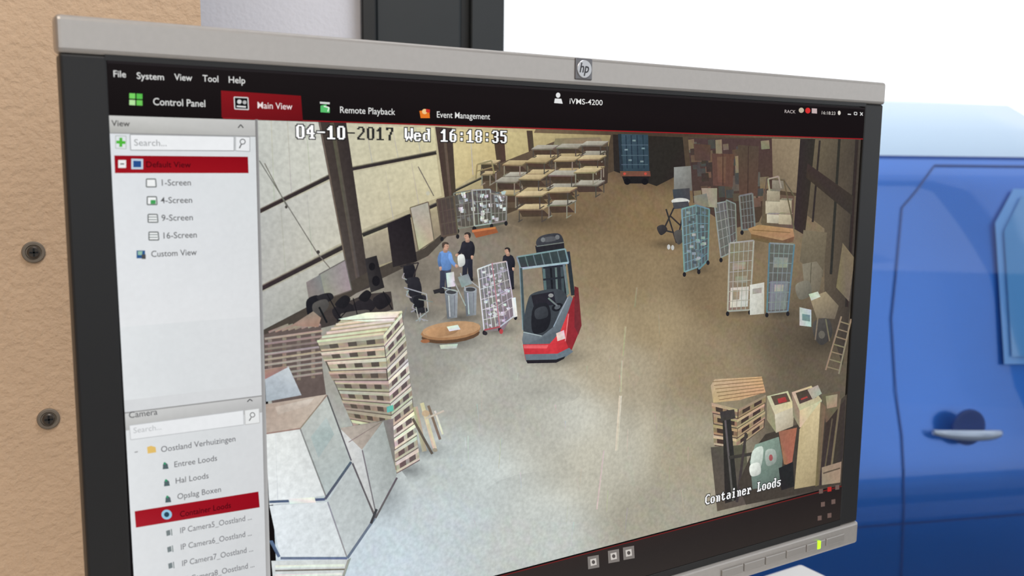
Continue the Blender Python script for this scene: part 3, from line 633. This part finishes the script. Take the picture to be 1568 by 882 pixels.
poly([(208,383),(221,383),(221,395),(208,395)],(50,90,140)); poly([(210,384),(217,384),(216,390),(210,390)],(150,190,170)); poly([(216,389),(222,389),(222,396),(216,396)],(80,80,80)); text('Custom View',230,393,300,9.5,(90,90,92),.006)
text('Camera',196,639,240,9.5,(90,90,92),.006); pl([(377,614),(381,610),(385,613)],1.4,DK)
poly([(197,650),(371,627),(372,649),(199,672)],(232,234,236)); pl([(197,650),(371,627),(372,649),(199,672)],1.1,(190,192,194),True); text('Search...',203,662,246,8.5,(184,186,188))
poly([(373,627),(395,624),(396,646),(374,649)],(230,232,232)); pl([(373,627),(395,624),(396,646),(374,649)],1.1,(190,190,190),True); pl([(385+3.6*math.cos(t*.7),634+3.6*math.sin(t*.7)) for t in range(10)],1.3,(110,110,110)); line((383,638),(380,643),1.6,(110,110,110))
line((205,691),(210,690),1.5,(140,140,140)); poly([(224,683),(230,681),(237,683),(238,691),(225,693)],(226,190,110)); text('Oostland Verhuizingen',245,691,359,9,(104,104,108),.004)
def cami(x,y,c=(84,100,104)):
    ell(x,y,4,3.6,c); poly([(x-4,y+2),(x+4,y+1),(x+5,y+5),(x-4,y+6)],c); ell(x-1,y-3,2,2,(60,150,110))
for s,x0,y0,x1,ix,iy in [('Entree Loods',265,714,331,252,711),('Hal Loods',267,739,318,254,737),('Opslag Boxen',270,763,337,256,762)]:
    text(s,x0,y0,x1,8.8,(104,104,108),.004); cami(ix,iy)
poly([(205,781),(394,751),(396,775),(207,806)],[(160,26,38),(150,14,30),(146,16,30),(166,34,46)])
ell(254,786,8,7.5,(150,200,225)); ell(254,786,4,4,(40,70,90)); text('Container Loods',274,790,352,8.8,(72,10,20),.008)
for i,(x0,y0,x1,n) in enumerate([(274,815,384,5),(275,840,384,6),(277,865,386,7),(279,890,388,8),(281,915,390,9),(283,940,392,10)]):
    text('IP Camera%d_Oostland ...'%n,x0,y0,x1,8.8,(118,118,122),.004)
    x=258+i*1.6;y=y0-2; poly([(x-5,y-2),(x+1,y-4),(x+2,y+4),(x-4,y+6)],(120,130,132)); line((x+3,y-5),(x+4,y+5),1.6,(130,140,140))
grp('toolbar_icons',False)
for x,y in ((906,859),(937,850),(960,845)):
    poly([(x-9,y-8),(x+8,y-11),(x+9,y+8),(x-8,y+11)],(128,122,118)); poly([(x-5,y-4),(x+4,y-6),(x+5,y+4),(x-4,y+6)],(206,200,194)); ell(x,y,2.6,3,(90,84,82))
for x,y in ((1254,751),(1267,748),(1279,745),(1257,771),(1273,767),(1252,792),(1267,788)): 
    poly([(x-3,y-3),(x+3,y-4),(x+3,y+3),(x-3,y+4)],(110,90,84) if (x,y)!=(1267,748) else (180,50,46))
for n,(V,Fc,C,vid) in G.items():
    me=bpy.data.meshes.new(n); me.from_pydata(V,[],Fc)
    at=me.color_attributes.new('col','FLOAT_COLOR','POINT')
    at.data.foreach_set('color',[k for c in C for k in c])
    me.materials.append(M_vid if vid else M_ui); me.update()
    o=bpy.data.objects.new(n,me); link(o,mon)
# ================================================================ DESK
M_desk=mat('desk_white',(222,220,216),0.4,noise=.03,nscale=20)
M_leg=mat('desk_leg_grey',(140,142,146),0.4,0.6)
desk=empty('desk')
dr=c2w(Vector(((1226-CX)/F,(862-CY)/F,1))); t=(0.75-CAM.z)/dr.z; dc=CAM+dr*t
box('desk_top',-0.95,dc.x,-0.62,dc.y,.722,.75,M_desk,desk,bev=.004)
for i,(x,y) in enumerate([(-.9,-.57),(dc.x-.06,-.57),(-.9,dc.y-.06),(dc.x-.06,dc.y-.06)]): box('leg_%d'%(i+1),x-.025,x+.025,y-.025,y+.025,0,.722,M_leg,desk,bev=.003)
box('crossbar',-.88,dc.x-.07,dc.y-.07,dc.y-.05,.62,.70,M_leg,desk)
# ================================================================ ROOM
M_beige=mat('beige_stucco',(214,184,154),0.85,noise=.05,nscale=35,bump=.7,bscale=230,spec=.2,bdist=.002)
M_lav=mat('grey_white_plaster',(240,242,252),0.8,noise=.02,bump=.15,bscale=200)
M_floor=mat('grey_floor',(120,116,110),0.6,noise=.15,nscale=8)
M_ceil=mat('ceiling_white',(225,224,220),0.9,noise=.02)
M_fr=mat('anthracite_frame',(34,40,44),0.4,noise=.08,nscale=60)
M_fr2=mat('anthracite_dark',(18,22,25),0.45)
BY=0.22
ex=hit(307,15,BY).x
wb=empty('wall_back'); 
box('stucco_pier',-2.5,ex,BY,BY+.14,0,2.6,M_beige,wb)
TH=-math.radians(20)
dv=Vector((math.cos(TH),math.sin(TH),0)); nv=Vector((-math.sin(TH),math.cos(TH),0))
Cn=nv.dot(CAM); O=Vector((.349,.5,0)); Dn=nv.dot(O)
def wallhit(u,v):
    r=c2w(Vector(((u-CX)/F,(v-CY)/F,1))); t=(Dn-Cn)/nv.dot(r); p=CAM+r*t; return (p-O).dot(dv),p.z
s0=wallhit(552,30)[0]; s1=wallhit(771,40)[0]
ww=empty('wall_window',O,TH)
box('plaster_left',-2.75,s0,0,.12,0,2.6,M_lav,ww)
box('lintel',s0,2.7,0,.12,2.35,2.6,M_lav,ww)
box('sill_wall',s0,2.7,0,.12,0,.10,M_lav,ww)
box('plaster_right',2.7,3.4,0,.12,0,2.6,M_lav,ww)
wi=empty('window_1',O,TH)
sw=s1-s0
box('post_outer',s0,s0+sw*.10,-.02,.10,.10,2.35,M_fr2,wi,bev=.002)
box('post_main',s0+sw*.10,s0+sw*.70,0.0,.10,.10,2.35,M_fr,wi,bev=.003)
box('gasket',s0+sw*.70,s0+sw*.76,.01,.09,.10,2.35,M_fr2,wi)
box('sash_stile',s0+sw*.76,s1,-.005,.10,.10,2.35,M_fr,wi,bev=.002)
box('bottom_rail',s1,2.62,0,.10,.10,.18,M_fr,wi,bev=.002)
box('top_rail',s1,2.62,0,.10,2.27,2.35,M_fr,wi,bev=.002)
box('right_post',2.62,2.7,-.01,.10,.10,2.35,M_fr,wi,bev=.002)
mg=bpy.data.materials.new('window_glass'); mg.use_nodes=True; nt=mg.node_tree; nt.nodes.clear()
o_=nt.nodes.new('ShaderNodeOutputMaterial'); tr=nt.nodes.new('ShaderNodeBsdfTransparent'); gl=nt.nodes.new('ShaderNodeBsdfGlossy'); gl.inputs['Roughness'].default_value=0.02
fr=nt.nodes.new('ShaderNodeFresnel'); fr.inputs['IOR'].default_value=1.5; ms=nt.nodes.new('ShaderNodeMixShader')
nt.links.new(fr.outputs[0],ms.inputs[0]); nt.links.new(tr.outputs[0],ms.inputs[1]); nt.links.new(gl.outputs[0],ms.inputs[2]); nt.links.new(ms.outputs[0],o_.inputs['Surface'])
meshob('glass_pane',[(s1,.05,.18),(2.62,.05,.18),(2.62,.05,2.27),(s1,.05,2.27)],[(0,1,2,3)],mg,wi)
A=O+dv*-2.75; B=O+dv*3.4
def slab(name,za,zb,m):
    pl_=[(-2.5,-3.2),(B.x,-3.2),(B.x,B.y),(A.x,A.y),(-2.5,A.y)]
    n=len(pl_); vs=[(x,y,za) for x,y in pl_]+[(x,y,zb) for x,y in pl_]
    fs=[tuple(range(n)),tuple(range(n,2*n))]+[(i,(i+1)%n,n+(i+1)%n,n+i) for i in range(n)]
    meshob(name,vs,fs,m)
slab('floor',-.1,0,M_floor); slab('ceiling',2.6,2.7,M_ceil)
box('wall_left',-2.62,-2.5,-3.2,A.y,0,2.6,M_beige)
M_anch=mat('anchor_grey',(128,118,106),0.6,0.2); M_scr=mat('screw_steel',(96,90,84),0.4,0.8)
for i,(u,v) in enumerate([(51,386),(74,641)]):
    p=hit(u,v,BY); e=empty('wall_screw',p)
    revolve('anchor_ring',[(.0070,0.0005),(.0070,-.0012),(.0064,-.0018),(.0050,-.0018),(.0044,-.0010)],M_anch,e,(0,0,0),n=28)
    revolve('screw_head',[(.0038,0.0),(.0038,-.0022),(.0030,-.0030)],M_scr,e,(0,0,0),n=24)
    box('slot_1',-.0026,.0026,-.0034,-.0028,-.0005,.0005,M_fr2,e); box('slot_2',-.0005,.0005,-.0034,-.0028,-.0026,.0026,M_fr2,e)
# ================================================================ OUTSIDE
M_gnd=mat('asphalt',(84,88,94),0.9,noise=.2,nscale=6)
box('ground_outside',-14,18,-14,18,-.7,-.5,M_gnd)
M_blue=mat('blue_car_paint',(22,108,206),0.26,0.45,coat=1.0,noise=.20,nscale=2.2)  # broad colour noise stands in for reflection bands on the body
M_roof=mat('blue_roof_glare',(190,216,240),0.4,0,coat=.5)  # sky glare on the blue roof, put into a paler colour
M_glass=mat('car_glass',(84,150,214),0.08,0,coat=1)
M_seam=mat('door_gap',(14,56,126),0.5)
M_rub=mat('rubber',(22,22,24),0.8); M_trim=mat('dark_trim',(20,34,70),0.5); M_hnd=mat('handle_grey',(176,192,214),0.25,0.3,coat=.8); M_rim=mat('rim',(170,172,176),0.35,0.8)
M_rimb=mat('window_frame_blue',(92,156,226),0.35,0.1,coat=.6)
HC=Vector((2.116,.855,-.5))
van=empty('van',HC-dv*3.3,TH)
sec=[(.10,.22),(.04,.40),(.0,.62),(.0,.84),(.008,.93),(.03,1.02),(.07,1.12),(.14,1.40),(.20,1.62),(.25,1.72),(.32,1.79),(.50,1.87),(.95,1.91)]
def woff(h):
    for (w0,h0),(w1,h1) in zip(sec,sec[1:]):
        if h0<=h<=h1: return w0+(w1-w0)*(h-h0)/(h1-h0)
    return sec[-1][0]
def top(l):
    if l<.15: return 1.80+.11*(l/.15)
    if l<3.75: return 1.91
    if l<4.45: return 1.91-(l-3.75)/.7*.80
    return 1.11-(l-4.45)/.45*.18
st=[0,.05,.15,.5,1,1.5,2,2.5,3,3.3,3.6,3.75,3.9,4.1,4.3,4.45,4.6,4.75,4.85,4.9]
vs=[];fs=[]
full=[(w,h) for w,h in sec]+[(1.9-w,h) for w,h in reversed(sec[:-1])]
N=len(full)
for l in st:
    k=(top(l)-.9)/(1.91-.9)
    ins=0
    if l>4.45: ins=.12*((l-4.45)/.45)**2
    if l<.1: ins=.03
    for w,h in full:
        hh=h if h<=.9 else .9+(h-.9)*k
        wi_=ins if w<.95 else (-ins if w>.95 else 0)
        vs.append((l,w+wi_,hh))
for i in range(len(st)-1):
    for j in range(N-1):
        fs.append((i*N+j,(i+1)*N+j,(i+1)*N+j+1,i*N+j+1))
    fs.append((i*N+N-1,(i+1)*N+N-1,(i+1)*N,i*N))
fs.append(tuple(range(N))); fs.append(tuple(range((len(st)-1)*N,len(st)*N)))
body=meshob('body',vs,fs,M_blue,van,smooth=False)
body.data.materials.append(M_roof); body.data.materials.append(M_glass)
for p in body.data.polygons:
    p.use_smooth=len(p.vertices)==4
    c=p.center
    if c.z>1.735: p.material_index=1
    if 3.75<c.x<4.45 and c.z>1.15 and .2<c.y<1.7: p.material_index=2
def strip(name,pts,w,m,off=.004):
    V=[];Fc=[]
    for i,(l,h) in enumerate(pts):
        a=pts[max(0,i-1)]; b=pts[min(len(pts)-1,i+1)]; d=Vector((b[0]-a[0],b[1]-a[1])).normalized(); n=Vector((-d.y,d.x))*w/2
        for s in (1,-1): 
            hh=h+n.y*s; V.append((l+n.x*s,woff(hh)-off,hh))
        if i: Fc.append((2*i-2,2*i,2*i+1,2*i-1))
    meshob(name,V,Fc,m,van)
def dens(pts,n=6):
    o=[]
    for a,b in zip(pts,pts[1:]):
        for i in range(n): o.append((a[0]+(b[0]-a[0])*i/n,a[1]+(b[1]-a[1])*i/n))
    return o+[pts[-1]]
strip('door_seam_front',dens([(3.15,.30),(3.13,.9),(3.14,1.3),(3.20,1.58),(3.32,1.69),(3.70,1.69)],10),.004,M_seam)
strip('door_seam_slide',dens([(2.05,.30),(2.05,1.66),(3.06,1.66)],12),.004,M_seam)
strip('slide_rail',dens([(.5,1.04),(1.9,1.04)],8),.03,M_trim)
strip('side_crease',dens([(.2,.80),(4.4,.80)],20),.004,M_seam,.003)
strip('sill_trim',dens([(.9,.30),(3.5,.30)],12),.10,M_trim)
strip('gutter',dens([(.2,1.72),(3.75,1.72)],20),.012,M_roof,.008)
def patch(name,pts,m,off):
    V=[(l,woff(h)-off,h) for l,h in pts]; meshob(name,V,[tuple(range(len(V)))],m,van)
pw=[(3.47,1.20),(4.15,1.18),(4.08,1.31),(3.80,1.60),(3.55,1.61),(3.485,1.52)]
patch('door_window_rim',[(3.45,1.18),(4.18,1.16),(4.10,1.32),(3.81,1.62),(3.535,1.63),(3.465,1.54)],M_rimb,.012)
patch('door_window',pw,M_glass,.018)
revolve('handle_bowl',[(.046,.004),(.046,-.003),(.040,-.004)],M_seam,van,(3.30,0,1.04),n=30)
V=[];Fc=[];n=10;K=12
for i in range(K+1):
    t=i/K; l=3.21+.20*t; r=.013*(math.sin(math.pi*min(1,max(0.04,t*.96+.02)))**.35); yy=.012-.03*math.sin(math.pi*t)**.6
    for j in range(n):
        a=2*math.pi*j/n; V.append((l,yy+r*.8*math.cos(a),1.028-.010*t+r*1.1*math.sin(a)))
for i in range(K):
    for j in range(n): Fc.append((i*n+j,i*n+(j+1)%n,(i+1)*n+(j+1)%n,(i+1)*n+j))
Fc+= [tuple(range(n)),tuple(range(K*n,K*n+n))]
meshob('handle_grip',V,Fc,M_hnd,van,smooth=True)
for i,(l,wc) in enumerate([(.95,.02),(3.95,.02),(.95,1.70),(3.95,1.70)]):
    revolve('wheel_tyre_%d'%i,[(.20,.0),(.33,.01),(.345,.05),(.345,.13),(.33,.17),(.20,.18)],M_rub,van,(l,wc,.345),n=36)
    revolve('wheel_rim_%d'%i,[(.20,-.002),(.18,.01),(.06,-.01)],M_rim,van,(l,wc,.345),n=24)
    if wc<1: revolve('wheel_arch_%d'%i,[(.40,.02),(.40,.006)],M_trim,van,(l,-.004,.36),n=36)
box('front_bumper',4.78,4.98,.06,1.84,.25,.55,M_trim,van,bev=.04)
box('headlamp',4.70,4.90,.10,.35,.68,.86,M_rim,van,bev=.03)
box('wing_mirror',3.98,4.10,-.20,.03,1.10,1.32,M_trim,van,bev=.03)
# ================================================================ LIGHT
w=bpy.data.worlds.new('sky'); sc.world=w; w.use_nodes=True
bg=w.node_tree.nodes['Background']; bg.inputs['Color'].default_value=(.94,.97,1,1); bg.inputs['Strength'].default_value=1.3
def area(name,loc,size,e,c,rot):
    L=bpy.data.lights.new(name,'AREA'); L.size=size; L.energy=e; L.color=c
    o=bpy.data.objects.new(name,L); o.location=loc; o.rotation_euler=rot; link(o)
area('added_wall_fill',(-.6,-1.4,2.55),.9,24,(1,.89,.76),(math.radians(20),0,0))
area('added_wall_fill',(.5,-.5,2.55),.5,12,(.95,.97,1),(math.radians(12),0,0))  # added fill light, no known fixture; brightens the plaster beside the window
